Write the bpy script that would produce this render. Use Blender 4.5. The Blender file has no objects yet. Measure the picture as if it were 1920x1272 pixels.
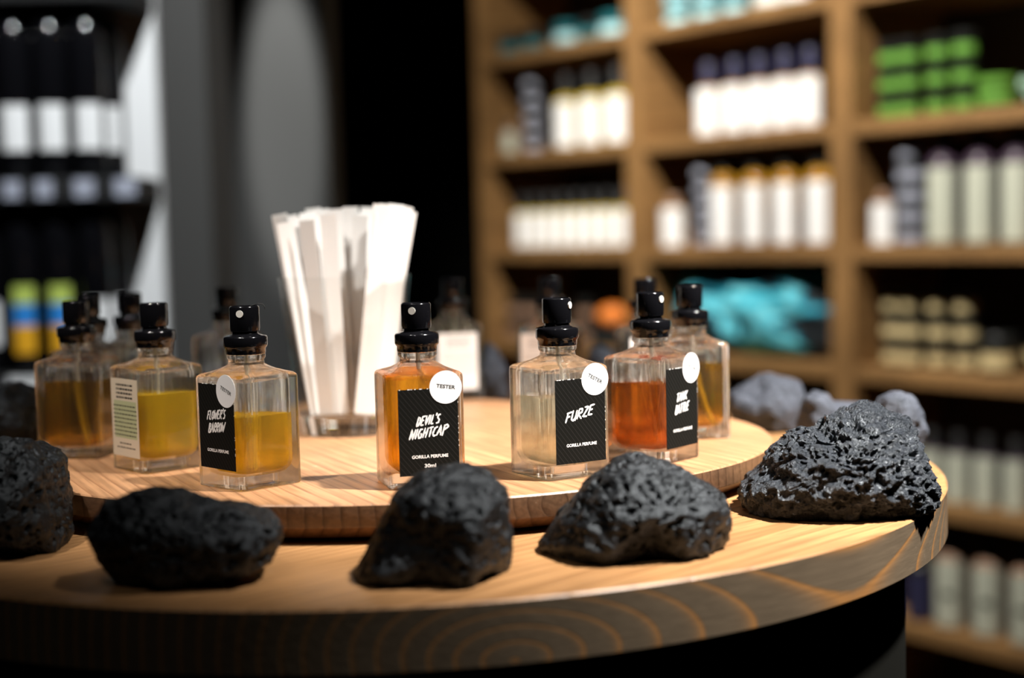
import bpy, bmesh, math, random
from mathutils import Vector, Matrix, noise
random.seed(7)
C = bpy.context.scene.collection
PI = math.pi
LTZ = 0.95 - .019 - .024
TZ = 0.95                      # height of the upper disc's top above the floor
EYE = Vector((0.0, 0.0, TZ + 0.12))

# ------------------------------------------------------------------ camera
F_PX, PITCH, ROLL = 2700.0, 0.0735, -0.0234
fwd = Vector((0, math.cos(PITCH), -math.sin(PITCH)))
rt0 = Vector((1, 0, 0)); up0 = rt0.cross(fwd)
rt = rt0 * math.cos(ROLL) + up0 * math.sin(ROLL)
up = -rt0 * math.sin(ROLL) + up0 * math.cos(ROLL)
cd = bpy.data.cameras.new('camera'); cam = bpy.data.objects.new('camera', cd); C.objects.link(cam)
M = Matrix((rt, up, -fwd)).transposed().to_4x4(); M.translation = EYE
cam.matrix_world = M
cd.sensor_width = 36.0; cd.lens = 36.0 * F_PX / 1920.0
cd.clip_start = 0.02; cd.clip_end = 50
cd.dof.use_dof = True; cd.dof.focus_distance = 0.70; cd.dof.aperture_fstop = 3.6
bpy.context.scene.camera = cam

# ------------------------------------------------------------------ view and world
vs = bpy.context.scene.view_settings
vs.view_transform = 'Standard'; vs.look = 'None'; vs.exposure = 0.2; vs.gamma = 1.0; vs.use_curve_mapping = False
w = bpy.data.worlds.new('world'); bpy.context.scene.world = w; w.use_nodes = True
w.node_tree.nodes['Background'].inputs[0].default_value = (0.75, 0.85, 1.0, 1)
w.node_tree.nodes['Background'].inputs[1].default_value = 0.012
cy = bpy.context.scene.cycles
cy.use_denoising = True; cy.max_bounces = 16; cy.transmission_bounces = 14; cy.glossy_bounces = 6
cy.transparent_max_bounces = 24; cy.diffuse_bounces = 3; cy.caustics_refractive = True; cy.caustics_reflective = False
cy.sample_clamp_indirect = 60.0; cy.blur_glossy = 0.3

# ------------------------------------------------------------------ lights (the shop's ceiling spots)
def spot(name, loc, target, power, angle, blend, radius, col=(1, .955, .90)):
    d = bpy.data.lights.new(name, 'SPOT'); d.energy = power; d.spot_size = math.radians(angle)
    d.spot_blend = blend; d.shadow_soft_size = radius; d.color = col
    o = bpy.data.objects.new(name, d); C.objects.link(o); o.location = loc
    o.rotation_euler = (Vector(target) - Vector(loc)).to_track_quat('-Z', 'Y').to_euler()
    return o
spot('table_spot', (0.72, 0.42, TZ + 1.30), (0.13, 0.80, TZ), 430, 28, 1.0, 0.04)
spot('aisle_spot', (-0.25, -0.35, TZ + 1.6), (0.0, 0.75, TZ), 9, 22, 0.9, 0.02)
spot('table_spot_left', (-0.52, 0.30, TZ + 1.35), (-0.17, 0.80, TZ), 85, 17, 1.0, 0.02)
spot('shelf_spot', (0.05, 1.75, 2.35), (0.55, 2.75, 1.10), 195, 62, 0.7, 0.04, (1, .95, .88))
spot('shelf_spot_far', (-0.35, 2.3, 2.4), (0.15, 3.4, 1.15), 60, 50, 0.8, 0.04, (1, .95, .86))
spot('display_spot', (-0.15, 1.1, 2.2), (-0.72, 2.1, 1.05), 95, 46, 0.7, 0.014, (.93, .97, 1))
spot('wall_spot', (-0.400, 2.20, 2.8), (-0.400, 2.62, 1.30), 520.0, 6.2, 0.6, 0.012, (.97, 1, 1))

# ------------------------------------------------------------------ helpers
def tag(o, label=None, cat=None, group=None, kind=None):
    if label: o['label'] = label
    if cat: o['category'] = cat
    if group: o['group'] = group
    if kind: o['kind'] = kind
    return o
def empty(name, loc, rz=0):
    o = bpy.data.objects.new(name, None); C.objects.link(o); o.location = loc; o.rotation_euler = (0, 0, rz)
    o.empty_display_size = 0.02
    return o
def mesh_obj(name, verts, faces, mat, parent=None, smooth=None, loc=None, mats=None, fmat=None):
    me = bpy.data.meshes.new(name); me.from_pydata([tuple(v) for v in verts], [], faces)
    bm = bmesh.new(); bm.from_mesh(me)
    bmesh.ops.recalc_face_normals(bm, faces=bm.faces) if smooth != 'keep' else None
    bm.to_mesh(me); bm.free()
    for m in (mats or [mat]): me.materials.append(m)
    if fmat:
        for p in me.polygons: p.material_index = fmat(p)
    if smooth is not None and smooth != 'keep':
        me.shade_smooth(); me.set_sharp_from_angle(angle=math.radians(smooth))
    o = bpy.data.objects.new(name, me); C.objects.link(o)
    if parent: o.parent = parent
    if loc is not None: o.location = loc
    return o
class MB:
    """collects shapes of one part"""
    def __init__(s): s.v = []; s.f = []
    def add(s, v, f):
        n = len(s.v); s.v += [Vector(p) for p in v]; s.f += [tuple(i + n for i in q) for q in f]; return s
    def box(s, x0, y0, z0, x1, y1, z1):
        v = [(x, y, z) for x in (x0, x1) for y in (y0, y1) for z in (z0, z1)]
        return s.add(v, [(0, 1, 3, 2), (4, 6, 7, 5), (0, 4, 5, 1), (2, 3, 7, 6), (0, 2, 6, 4), (1, 5, 7, 3)])
    def loft(s, rings, cap0=True, cap1=True):
        n = len(rings[0]); v = [p for r in rings for p in r]; f = []
        for i in range(len(rings) - 1):
            for j in range(n):
                k = (j + 1) % n
                f.append((i * n + j, i * n + k, (i + 1) * n + k, (i + 1) * n + j))
        if cap0: f.append(tuple(range(n))[::-1])
        if cap1: f.append(tuple((len(rings) - 1) * n + j for j in range(n)))
        return s.add(v, f)
    def lathe(s, prof, n=32, cap0=True, cap1=True, at=(0, 0, 0)):
        return s.loft([[Vector((at[0] + r * math.cos(2 * PI * j / n), at[1] + r * math.sin(2 * PI * j / n), at[2] + z))
                        for j in range(n)] for r, z in prof], cap0, cap1)
    def tube(s, pts, r, n=10):
        rings = []; pts = [Vector(p) for p in pts]
        for i, p in enumerate(pts):
            d = (pts[min(i + 1, len(pts) - 1)] - pts[max(i - 1, 0)]).normalized()
            a = d.orthogonal().normalized() if i == 0 else (rings_a - d * rings_a.dot(d)).normalized()
            rings_a = a; b = d.cross(a)
            rings.append([p + (a * math.cos(2 * PI * j / n) + b * math.sin(2 * PI * j / n)) * (r if not callable(r) else r(i)) for j in range(n)])
        return s.loft(rings)
    def build(s, name, mat, parent=None, smooth=None, loc=None, bevel=None, **k):
        o = mesh_obj(name, s.v, s.f, mat, parent, smooth, loc, **k)
        if bevel:
            b = o.modifiers.new('bevel', 'BEVEL'); b.width = bevel; b.segments = 2; b.limit_method = 'ANGLE'
        return o
def ray(px, py):
    return fwd + rt * ((px - 960) / F_PX) - up * ((py - 636) / F_PX)
def on_z(px, py, z):
    """the point of the horizontal plane at height z that the photograph shows at this place"""
    d = ray(px, py); return EYE + d * ((z - EYE.z) / d.z)
def at_y(px, py, y):
    d = ray(px, py); return EYE + d * (y / d.y)

# ------------------------------------------------------------------ materials
def mat(name, col=(.5, .5, .5), rough=.5, spec=.5, metal=0, bump=None, trans=0, ior=1.45, coat=0):
    m = bpy.data.materials.new(name); m.use_nodes = True; nt = m.node_tree; b = nt.nodes['Principled BSDF']
    b.inputs['Base Color'].default_value = (*col, 1); b.inputs['Roughness'].default_value = rough
    b.inputs['Specular IOR Level'].default_value = spec; b.inputs['Metallic'].default_value = metal
    b.inputs['Transmission Weight'].default_value = trans; b.inputs['IOR'].default_value = ior
    b.inputs['Coat Weight'].default_value = coat
    if bump:
        N = nt.nodes.new('ShaderNodeTexNoise'); N.inputs['Scale'].default_value = bump[0]; N.inputs['Detail'].default_value = 6
        t = nt.nodes.new('ShaderNodeTexCoord'); nt.links.new(t.outputs['Object'], N.inputs['Vector'])
        B = nt.nodes.new('ShaderNodeBump'); B.inputs['Strength'].default_value = bump[1]; B.inputs['Distance'].default_value = bump[2]
        nt.links.new(N.outputs['Fac'], B.inputs['Height']); nt.links.new(B.outputs[0], b.inputs['Normal'])
    return m
def nn(nt, kind, **k):
    n = nt.nodes.new(kind)
    for a, v in k.items(): setattr(n, a, v)
    return n
def mathn(nt, op, a, b=None, c=None):
    n = nn(nt, 'ShaderNodeMath', operation=op)
    for i, x in enumerate((a, b, c)):
        if x is None: continue
        if isinstance(x, (int, float)): n.inputs[i].default_value = x
        else: nt.links.new(x, n.inputs[i])
    return n.outputs[0]
def ramp(nt, fac, stops, interp='LINEAR'):
    r = nn(nt, 'ShaderNodeValToRGB'); r.color_ramp.interpolation = interp
    e = r.color_ramp.elements
    while len(e) < len(stops): e.new(.5)
    for i, (p, c) in enumerate(stops): e[i].position = p; e[i].color = (*c, 1)
    nt.links.new(fac, r.inputs[0]); return r.outputs[0]

def solid_wood(name, angle, pith, spacing, early, late, sharp=0.72, rough=.42, sq=1.0, fibre=.25, tilt=0.0, speck=True):
    """solid timber: growth rings round a pith line that runs along the grain direction"""
    m = bpy.data.materials.new(name); m.use_nodes = True; nt = m.node_tree; b = nt.nodes['Principled BSDF']
    tc = nn(nt, 'ShaderNodeTexCoord')
    mp = nn(nt, 'ShaderNodeMapping', vector_type='TEXTURE')     # local x = across, y = along the grain, z = up
    mp.inputs['Location'].default_value = pith; mp.inputs['Rotation'].default_value = (tilt, 0, angle)
    nt.links.new(tc.outputs['Object'], mp.inputs[0])
    wob = nn(nt, 'ShaderNodeTexNoise'); wob.inputs['Scale'].default_value = 7; wob.inputs['Detail'].default_value = 2
    st = nn(nt, 'ShaderNodeMapping'); st.inputs['Scale'].default_value = (1, .22, 1.4)
    nt.links.new(mp.outputs[0], st.inputs[0]); nt.links.new(st.outputs[0], wob.inputs['Vector'])
    sep = nn(nt, 'ShaderNodeSeparateXYZ'); nt.links.new(mp.outputs[0], sep.inputs[0])
    r = mathn(nt, 'SQRT', mathn(nt, 'ADD', mathn(nt, 'MULTIPLY', sep.outputs[0], sep.outputs[0]),
                               mathn(nt, 'MULTIPLY', mathn(nt, 'MULTIPLY', sep.outputs[2], sq), mathn(nt, 'MULTIPLY', sep.outputs[2], sq))))
    r = mathn(nt, 'ADD', r, mathn(nt, 'MULTIPLY', mathn(nt, 'SUBTRACT', wob.outputs['Fac'], .5), spacing * 2.6))
    ph = mathn(nt, 'FRACT', mathn(nt, 'DIVIDE', r, spacing))
    fac = mathn(nt, 'POWER', ph, 9.0 if sharp > .9 else (5.0 if sharp > .7 else 2.5))
    fac = mathn(nt, 'MULTIPLY', fac, mathn(nt, 'SMOOTH_MIN', 1.0, mathn(nt, 'MULTIPLY', mathn(nt, 'SUBTRACT', 1.0, ph), 14), .2))
    fn = nn(nt, 'ShaderNodeTexNoise'); fn.inputs['Scale'].default_value = 420; fn.inputs['Detail'].default_value = 3
    fs = nn(nt, 'ShaderNodeMapping'); fs.inputs['Scale'].default_value = (1, .05, 1)
    nt.links.new(mp.outputs[0], fs.inputs[0]); nt.links.new(fs.outputs[0], fn.inputs['Vector'])
    big = nn(nt, 'ShaderNodeTexNoise'); big.inputs['Scale'].default_value = 11; big.inputs['Detail'].default_value = 4
    nt.links.new(mp.outputs[0], big.inputs['Vector'])
    ec = ramp(nt, big.outputs['Fac'], [(.3, tuple(c * .78 for c in early)), (.7, tuple(min(1, c * 1.15) for c in early))])
    mx = nn(nt, 'ShaderNodeMix', data_type='RGBA'); nt.links.new(fac, mx.inputs[0]); nt.links.new(ec, mx.inputs[6]); mx.inputs[7].default_value = (*late, 1)
    m2 = nn(nt, 'ShaderNodeMix', data_type='RGBA', blend_type='MULTIPLY'); m2.inputs[0].default_value = fibre
    nt.links.new(mx.outputs[2], m2.inputs[6])
    nt.links.new(ramp(nt, fn.outputs['Fac'], [(.35, (.35, .35, .35)), (.62, (1.15, 1.15, 1.15))]), m2.inputs[7])
    out = m2.outputs[2]
    if speck:   # pale dust specks
        vn = nn(nt, 'ShaderNodeTexNoise'); vn.inputs['Scale'].default_value = 150; vn.inputs['Detail'].default_value = 5; vn.inputs['Roughness'].default_value = .7
        nt.links.new(tc.outputs['Object'], vn.inputs['Vector'])
        sp = ramp(nt, vn.outputs['Fac'], [(.70, (0, 0, 0)), (.76, (.6, .6, .6))])
        m3 = nn(nt, 'ShaderNodeMix', data_type='RGBA'); nt.links.new(sp, m3.inputs[0]); nt.links.new(out, m3.inputs[6]); m3.inputs[7].default_value = (.75, .68, .6, 1)
        out = m3.outputs[2]
    nt.links.new(out, b.inputs['Base Color']); b.inputs['Roughness'].default_value = rough
    B = nn(nt, 'ShaderNodeBump'); B.inputs['Strength'].default_value = .25; B.inputs['Distance'].default_value = .0006
    nt.links.new(mathn(nt, 'SUBTRACT', fn.outputs['Fac'], fac), B.inputs['Height']); nt.links.new(B.outputs[0], b.inputs['Normal'])
    return m

def rock_mat(name, base, rough, bs, spec=.6, seed=0.0):
    m = bpy.data.materials.new(name); m.use_nodes = True; nt = m.node_tree; b = nt.nodes['Principled BSDF']
    tc = nn(nt, 'ShaderNodeTexCoord'); mp = nn(nt, 'ShaderNodeMapping'); mp.inputs['Location'].default_value = (seed, seed * 2, 0)
    nt.links.new(tc.outputs['Object'], mp.inputs[0])
    n1 = nn(nt, 'ShaderNodeTexNoise'); n1.inputs['Scale'].default_value = 130; n1.inputs['Detail'].default_value = 8; n1.inputs['Roughness'].default_value = .65
    n2 = nn(nt, 'ShaderNodeTexNoise'); n2.inputs['Scale'].default_value = 650; n2.inputs['Detail'].default_value = 5
    v = nn(nt, 'ShaderNodeTexVoronoi', feature='SMOOTH_F1'); v.inputs['Scale'].default_value = 330
    for t in (n1, n2, v): nt.links.new(mp.outputs[0], t.inputs['Vector'])
    h = mathn(nt, 'ADD', mathn(nt, 'MULTIPLY', n1.outputs['Fac'], 1.6), mathn(nt, 'ADD', mathn(nt, 'MULTIPLY', n2.outputs['Fac'], .5), mathn(nt, 'MULTIPLY', v.outputs['Distance'], .45)))
    B = nn(nt, 'ShaderNodeBump'); B.inputs['Strength'].default_value = 1.0; B.inputs['Distance'].default_value = bs
    nt.links.new(h, B.inputs['Height']); nt.links.new(B.outputs[0], b.inputs['Normal'])
    c = ramp(nt, n1.outputs['Fac'], [(.3, tuple(x * .6 for x in base)), (.7, tuple(x * 1.5 for x in base))])
    nt.links.new(c, b.inputs['Base Color']); b.inputs['Specular Tint'].default_value = (.85, .93, 1, 1)
    nt.links.new(mathn(nt, 'ADD', mathn(nt, 'MULTIPLY', n2.outputs['Fac'], .3), rough - .15), b.inputs['Roughness'])
    b.inputs['Specular IOR Level'].default_value = spec
    return m

def glass_mat(name, col=(1, 1, 1), rough=0.0, ior=1.5, clear=.26, haze=.016, hcol=(.9, .9, .86)):
    m = bpy.data.materials.new(name); m.use_nodes = True; nt = m.node_tree
    nt.nodes.remove(nt.nodes['Principled BSDF'])
    g = nn(nt, 'ShaderNodeBsdfGlass'); g.inputs['Color'].default_value = (*col, 1); g.inputs['Roughness'].default_value = rough; g.inputs['IOR'].default_value = ior
    t = nn(nt, 'ShaderNodeBsdfTransparent'); t.inputs[0].default_value = (*col, 1)
    mx = nn(nt, 'ShaderNodeMixShader'); mx.inputs[0].default_value = clear
    nt.links.new(g.outputs[0], mx.inputs[1]); nt.links.new(t.outputs[0], mx.inputs[2])
    d = nn(nt, 'ShaderNodeBsdfTranslucent'); d.inputs[0].default_value = (*hcol, 1)
    d2 = nn(nt, 'ShaderNodeBsdfDiffuse'); d2.inputs[0].default_value = (*hcol, 1)
    m0 = nn(nt, 'ShaderNodeMixShader'); m0.inputs[0].default_value = .5
    nt.links.new(d.outputs[0], m0.inputs[1]); nt.links.new(d2.outputs[0], m0.inputs[2])
    m2 = nn(nt, 'ShaderNodeMixShader'); m2.inputs[0].default_value = haze     # pale scatter mixed in to brighten glass and perfume; also smears and dust
    nt.links.new(mx.outputs[0], m2.inputs[1]); nt.links.new(m0.outputs[0], m2.inputs[2])
    nt.links.new(m2.outputs[0], nt.nodes['Material Output'].inputs[0]); return m
def thin_glass(name, col=(.97, .98, .98), add=0.03):
    m = bpy.data.materials.new(name); m.use_nodes = True; nt = m.node_tree; nt.nodes.remove(nt.nodes['Principled BSDF'])
    t = nn(nt, 'ShaderNodeBsdfTransparent'); t.inputs[0].default_value = (*col, 1)
    g = nn(nt, 'ShaderNodeBsdfGlossy'); g.inputs['Roughness'].default_value = .03
    f = nn(nt, 'ShaderNodeLayerWeight'); f.inputs[0].default_value = .5
    mx = nn(nt, 'ShaderNodeMixShader'); nt.links.new(mathn(nt, 'ADD', mathn(nt, 'MULTIPLY', mathn(nt, 'POWER', f.outputs['Facing'], 4.0), .55), add), mx.inputs[0])
    nt.links.new(t.outputs[0], mx.inputs[1]); nt.links.new(g.outputs[0], mx.inputs[2])
    nt.links.new(mx.outputs[0], nt.nodes['Material Output'].inputs[0]); return m

M_ = {}
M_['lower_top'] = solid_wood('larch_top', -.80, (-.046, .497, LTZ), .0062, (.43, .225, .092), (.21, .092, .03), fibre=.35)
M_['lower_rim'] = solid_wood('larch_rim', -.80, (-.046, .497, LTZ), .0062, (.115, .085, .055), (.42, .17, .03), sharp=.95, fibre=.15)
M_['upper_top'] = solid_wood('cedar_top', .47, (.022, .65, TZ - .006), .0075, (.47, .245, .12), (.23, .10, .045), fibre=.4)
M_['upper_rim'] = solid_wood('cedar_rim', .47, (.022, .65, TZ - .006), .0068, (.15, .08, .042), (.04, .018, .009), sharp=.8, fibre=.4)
M_['shelf'] = solid_wood('oiled_shelf_timber', 0.02, (3.0, 0, .11), .018, (.29, .155, .055), (.16, .08, .03), speck=False, fibre=.35, rough=.5)
M_['glass'] = glass_mat('bottle_glass', (.985, .99, .98))
M_['black'] = mat('glossy_black_plastic', (.004, .004, .005), .12, .6)
M_['blackmatte'] = mat('matt_black', (.012, .012, .012), .6)
M_['drum'] = mat('black_stained_drum', (.004, .004, .003), .8, .1, bump=(60, .2, .001))
M_['white'] = mat('white_paper', (.86, .86, .85), .55)
M_['strip'] = mat('white_blotter_paper', (.88, .87, .85), .7)
M_['print'] = mat('white_print', (.85, .85, .84), .5)
M_['ink'] = mat('black_ink', (.01, .01, .01), .5)
M_['wall'] = mat('charcoal_wall_paint', (.062, .060, .056), .75, bump=(90, .1, .001))
M_['wall_black'] = mat('black_wall_paint', (.006, .006, .006), .8, .2)
M_['floor'] = mat('dark_concrete', (.02, .02, .02), .6, bump=(20, .1, .002))
M_['nozzle'] = mat('ivory_nozzle', (.75, .74, .68), .4)
M_['tube'] = mat('translucent_tube', (.9, .85, .7), .3, trans=.5, ior=1.38)
def label_black():
    m = mat('black_label', (.008, .008, .008), .7, .06); nt = m.node_tree; b = nt.nodes['Principled BSDF']
    tc = nn(nt, 'ShaderNodeTexCoord'); sp = nn(nt, 'ShaderNodeSeparateXYZ'); nt.links.new(tc.outputs['Object'], sp.inputs[0])
    d = mathn(nt, 'ADD', sp.outputs[0], mathn(nt, 'MULTIPLY', sp.outputs[2], .8))
    fr = mathn(nt, 'FRACT', mathn(nt, 'MULTIPLY', d, 420))
    nt.links.new(ramp(nt, fr, [(0, (.007, .007, .006)), (.8, (.007, .007, .006)), (.9, (.018, .017, .016))]), b.inputs['Base Color'])
    return m
M_['label_black'] = label_black()
M_['label_cream'] = mat('cream_label', (.62, .53, .40), .6)
M_['label_green'] = mat('sage_print', (.42, .44, .25), .6)
M_['sticker'] = mat('white_sticker', (.86, .87, .88), .4)

# ------------------------------------------------------------------ setting: floor, walls, ceiling
def struct(name, mb, m):
    o = mb.build(name, m); o['kind'] = 'structure'; return o
struct('floor', MB().box(-2.6, -1.2, -.05, 2.6, 4.6, 0), M_['floor'])
struct('ceiling', MB().box(-2.6, -1.2, 2.9, 2.6, 4.6, 2.95), M_['wall_black'])
struct('wall_back', MB().box(-2.6, 4.5, 0, 2.6, 4.6, 2.9), M_['wall_black'])
struct('wall_left', MB().box(-2.6, -1.2, 0, -2.5, 4.5, 2.9), M_['wall_black'])
struct('wall_right', MB().box(2.5, -1.2, 0, 2.6, 4.5, 2.9), M_['wall_black'])
struct('wall_front', MB().box(-2.5, -1.2, 0, 2.5, -1.1, 2.9), M_['wall_black'])
# charcoal pier between the display and the shelves
def prism(name, pts, z0, z1, m):
    mb = MB(); mb.loft([[Vector((x, y, z)) for x, y in pts] for z in (z0, z1)])
    return mb
pa = at_y(300, 500, 2.12); pb = at_y(400, 500, 2.10); pc = at_y(622, 500, 2.62)
o = struct('trim_1', prism('pier', [(pa.x, pa.y), (pb.x, pb.y), (pb.x, 2.28), (pa.x, 2.28)], 0, 2.9, None), M_['wall'])
o['label'] = 'charcoal pier beside the left display'
o = struct('wall_1', prism('wall', [(pa.x - .3, 2.62), (pc.x, 2.62), (pc.x, 2.80), (pa.x - .3, 2.80)], 0, 2.9, None), M_['wall'])

# ------------------------------------------------------------------ the round table and the riser on it
CX, CY = -.078, .868
def rad(th, h): return h[0] + sum(h[2 * k - 1] * math.cos(k * th) + h[2 * k] * math.sin(k * th) for k in (1, 2, 3))
HU = [0.2129, 0.0033, -0.0223, 0.0059, -0.0042, 0.0025, -0.0017]
HL = [0.3194, 0.0029, -0.0124, -0.0033, -0.0049, 0.0024, 0.0013]
def disc(name, H, prof, mats, n=220, parent=None):
    rings = []
    for ins, z in prof:
        rings.append([Vector((CX + (rad(2 * PI * j / n, H) - ins) * math.cos(2 * PI * j / n),
                              CY + (rad(2 * PI * j / n, H) - ins) * math.sin(2 * PI * j / n), z)) for j in range(n)])
    mb = MB(); mb.loft(rings)
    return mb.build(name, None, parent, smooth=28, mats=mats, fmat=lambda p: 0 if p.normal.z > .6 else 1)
LT = TZ - .019
root = empty('round_table', (CX, CY, 0)); tag(root, 'large round wooden table top on a black drum, carrying the dark rocks', 'table')
root_m = Matrix.Translation(root.location).inverted()
def adopt(o, r):
    o.parent = r; o.matrix_parent_inverse = Matrix.Translation(r.location).inverted(); return o
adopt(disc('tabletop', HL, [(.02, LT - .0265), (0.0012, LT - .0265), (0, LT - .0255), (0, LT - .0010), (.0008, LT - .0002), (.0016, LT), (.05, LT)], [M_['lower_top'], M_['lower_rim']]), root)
adopt(disc('base_drum', [HL[0] - .022] + HL[1:], [(0, 0), (0, LT - .034), (.006, LT - .034), (.006, LT - .0266)], [M_['drum'], M_['drum']]), root)
up_root = empty('display_riser', (CX, CY, LT)); tag(up_root, 'smaller round wooden board raised above the table top, holding the perfume bottles', 'display board')
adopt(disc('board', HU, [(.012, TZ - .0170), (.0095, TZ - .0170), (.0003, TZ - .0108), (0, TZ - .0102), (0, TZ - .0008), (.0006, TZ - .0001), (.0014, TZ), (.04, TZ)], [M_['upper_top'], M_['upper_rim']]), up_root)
adopt(disc('spacer', [HU[0] - .045] + HU[1:], [(0, LT), (0, TZ - .0171)], [M_['blackmatte'], M_['blackmatte']]), up_root)

# ------------------------------------------------------------------ rocks
def fbm(p, o=4):
    s = 0; a = 1
    for _ in range(o): s += a * noise.noise(p); p = p * 2.03; a *= .5
    return s
def rock(label, outline, yc, dy, base, m, rough_amp=.0016, big=.003, seed=0, sub=6, crag=0.0, front=0.6, dents=(), name='lava_rock', yshift=0.0, bumpf=1.0):
    pts = [at_y(x, y, yc) for x, y in outline]
    cx = sum(p.x for p in pts) / len(pts); cz = sum(p.z for p in pts) / len(pts)
    pol = sorted((math.atan2(p.z - cz, p.x - cx), math.hypot(p.z - cz, p.x - cx)) for p in pts)
    def r_at(a):
        n = len(pol)
        for i in range(n):
            a0, r0 = pol[i]; a1, r1 = pol[(i + 1) % n]
            if i == n - 1: a1 += 2 * PI
            aa = a if a >= pol[0][0] else a + 2 * PI
            if a0 <= aa <= a1:
                # straight line between the two outline points
                x0, z0, x1, z1 = r0 * math.cos(a0), r0 * math.sin(a0), r1 * math.cos(a1), r1 * math.sin(a1)
                dx, dz = x1 - x0, z1 - z0; c, s_ = math.cos(aa), math.sin(aa); det = c * dz - s_ * dx
                if abs(det) < 1e-12: return r0
                return (x0 * dz - z0 * dx) / det
        return pol[0][1]
    K = 360; tab = [r_at(-PI + 2 * PI * i / K) for i in range(K)]
    tab = [(tab[i - 2] + tab[i - 1] * 2 + tab[i] * 3 + tab[(i + 1) % K] * 2 + tab[(i + 2) % K]) / 9 for i in range(K)]
    mean = sum(tab) / K
    bm = bmesh.new(); bmesh.ops.create_icosphere(bm, subdivisions=sub, radius=1)
    so = Vector((seed * 3.7, seed * 1.9, seed * 5.1))
    for v in bm.verts:
        n = v.co; rr = math.hypot(n.x, n.z); a = math.atan2(n.z, n.x)
        t = (a + PI) / (2 * PI) * K; i = int(t) % K; fr = t - int(t)
        R = tab[i] * (1 - fr) + tab[(i + 1) % K] * fr
        wgt = min(1, rr * 1.6); R = R * wgt + mean * (1 - wgt)
        c = rr ** .92
        s = abs(n.y) ** 1.0 * (1 if n.y > 0 else -1)
        p = Vector((R * c * math.cos(a), dy * s * (1.0 if s > 0 else 1.0), R * c * math.sin(a)))
        q = p + so * .05
        dsp = big * fbm(q * 38 + so, 3) * min(1, abs(n.y) * 1.6 + .25)
        if crag:
            st = Vector((q.x * 80, q.y * 80, q.z * 125)) + so
            wv = Vector((fbm(st * .5, 2), fbm(st * .5 + Vector((9, 3, 1)), 2), fbm(st * .5 + Vector((2, 8, 5)), 2)))
            rdg = 1 - abs(fbm(st + wv * 1.2, 4)) * 1.8
            dsp += crag * (rdg - .55) - crag * .9 * max(0, fbm(st * 1.7 - wv, 3) - .12)
        pit = max(0, fbm(q * 290 + so, 2) + .0)
        dsp += rough_amp * (.40 * fbm(q * 125 + so * 2, 6) - 2.0 * pit * pit)
        for dxp, dzp, rad_, dep in dents:      # broad hollows in the face towards the shop aisle
            dd = math.hypot((p.x / mean - dxp), (p.z / mean - dzp)) / rad_
            if dd < 1 and n.y < .2: dsp -= dep * (1 - dd * dd) ** 1.5 * min(1, abs(n.y) * 2)
        nd = Vector((n.x / max(.3, R / mean), n.y * mean / dy, n.z)).normalized()
        p = p + nd * dsp
        z = p.z + cz
        if z < base + .0002: p.z = base + .0002 - cz
        v.co = p
    me = bpy.data.meshes.new(name); bm.to_mesh(me); bm.free(); me.materials.append(m); me.shade_smooth()
    off = base - cz
    for v in me.vertices: v.co.z -= off
    o = bpy.data.objects.new(name, me); C.objects.link(o); o.location = (cx, yc + yshift, base)
    tag(o, label, 'rock'); return o
RK = rock_mat('black_lava', (.0045, .005, .006), .40, .0010, spec=.5)
RK2 = rock_mat('lit_black_lava', (.013, .016, .022), .36, .0034, spec=.8, seed=3.1)  # black lava again, stronger light put into a paler, bluer base colour
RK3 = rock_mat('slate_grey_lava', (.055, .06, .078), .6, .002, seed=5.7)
rock('low lumpy black rock on the table edge in front of the two left yellow bottles',
     [(172, 990), (178, 965), (200, 940), (240, 925), (290, 914), (345, 914), (378, 932), (410, 940), (450, 948), (478, 960), (505, 968), (525, 985), (528, 1010), (520, 1030), (512, 1055), (495, 1066), (455, 1078), (430, 1090), (400, 1100), (340, 1107), (270, 1105), (235, 1100), (215, 1080), (195, 1050), (180, 1020)],
     .583, .030, LT, RK, seed=1, rough_amp=.0038, big=.0045, sub=7, dents=((.2, -.1, .7, .004), (-.8, -.5, .6, .004)))
rock('rounded black rock with a hollowed face, standing before the bottle of dark amber perfume',
     [(660, 1081), (681, 1040), (707, 993), (722, 952), (742, 919), (767, 897), (799, 882), (830, 875), (865, 876), (902, 882), (930, 899), (949, 917), (955, 952), (957, 979), (963, 1011), (959, 1044), (951, 1073), (924, 1085), (908, 1103), (871, 1109), (804, 1108), (722, 1103), (671, 1095)],
     .586, .038, LT, RK, seed=2, rough_amp=.0030, big=.003, sub=7, dents=((-.25, -.1, .75, .010), (.75, -.7, .4, .005)))
rock('wedge shaped black rock with a glossy hollow, before the two bottles right of centre',
     [(1006, 1023), (1022, 1002), (1049, 969), (1074, 948), (1088, 923), (1113, 894), (1134, 875), (1159, 861), (1178, 858), (1209, 862), (1240, 871), (1282, 886), (1313, 900), (1345, 919), (1359, 934), (1365, 952), (1365, 975), (1361, 1007), (1353, 1027), (1334, 1044), (1301, 1052), (1230, 1058), (1167, 1061), (1105, 1061), (1063, 1055), (1022, 1040)],
     .621, .037, LT, RK, seed=3, rough_amp=.0036, big=.0045, sub=7, dents=((.05, -.35, .55, .009),))
rock('biggest rock, a craggy brightly lit black boulder on the right edge of the table',
     [(1388, 916), (1398, 899), (1418, 891), (1430, 876), (1438, 858), (1456, 836), (1481, 816), (1511, 807), (1536, 806), (1551, 786), (1586, 775), (1604, 760), (1637, 754), (1662, 768), (1700, 783), (1712, 803), (1722, 826), (1732, 846), (1742, 874), (1756, 911), (1755, 942), (1735, 959), (1725, 964), (1682, 979), (1649, 987), (1586, 989), (1536, 984), (1473, 974), (1410, 969), (1398, 954), (1389, 936)],
     .702, .043, LT, RK2, seed=4, rough_amp=.0034, big=.004, crag=.0026, sub=7)
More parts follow.
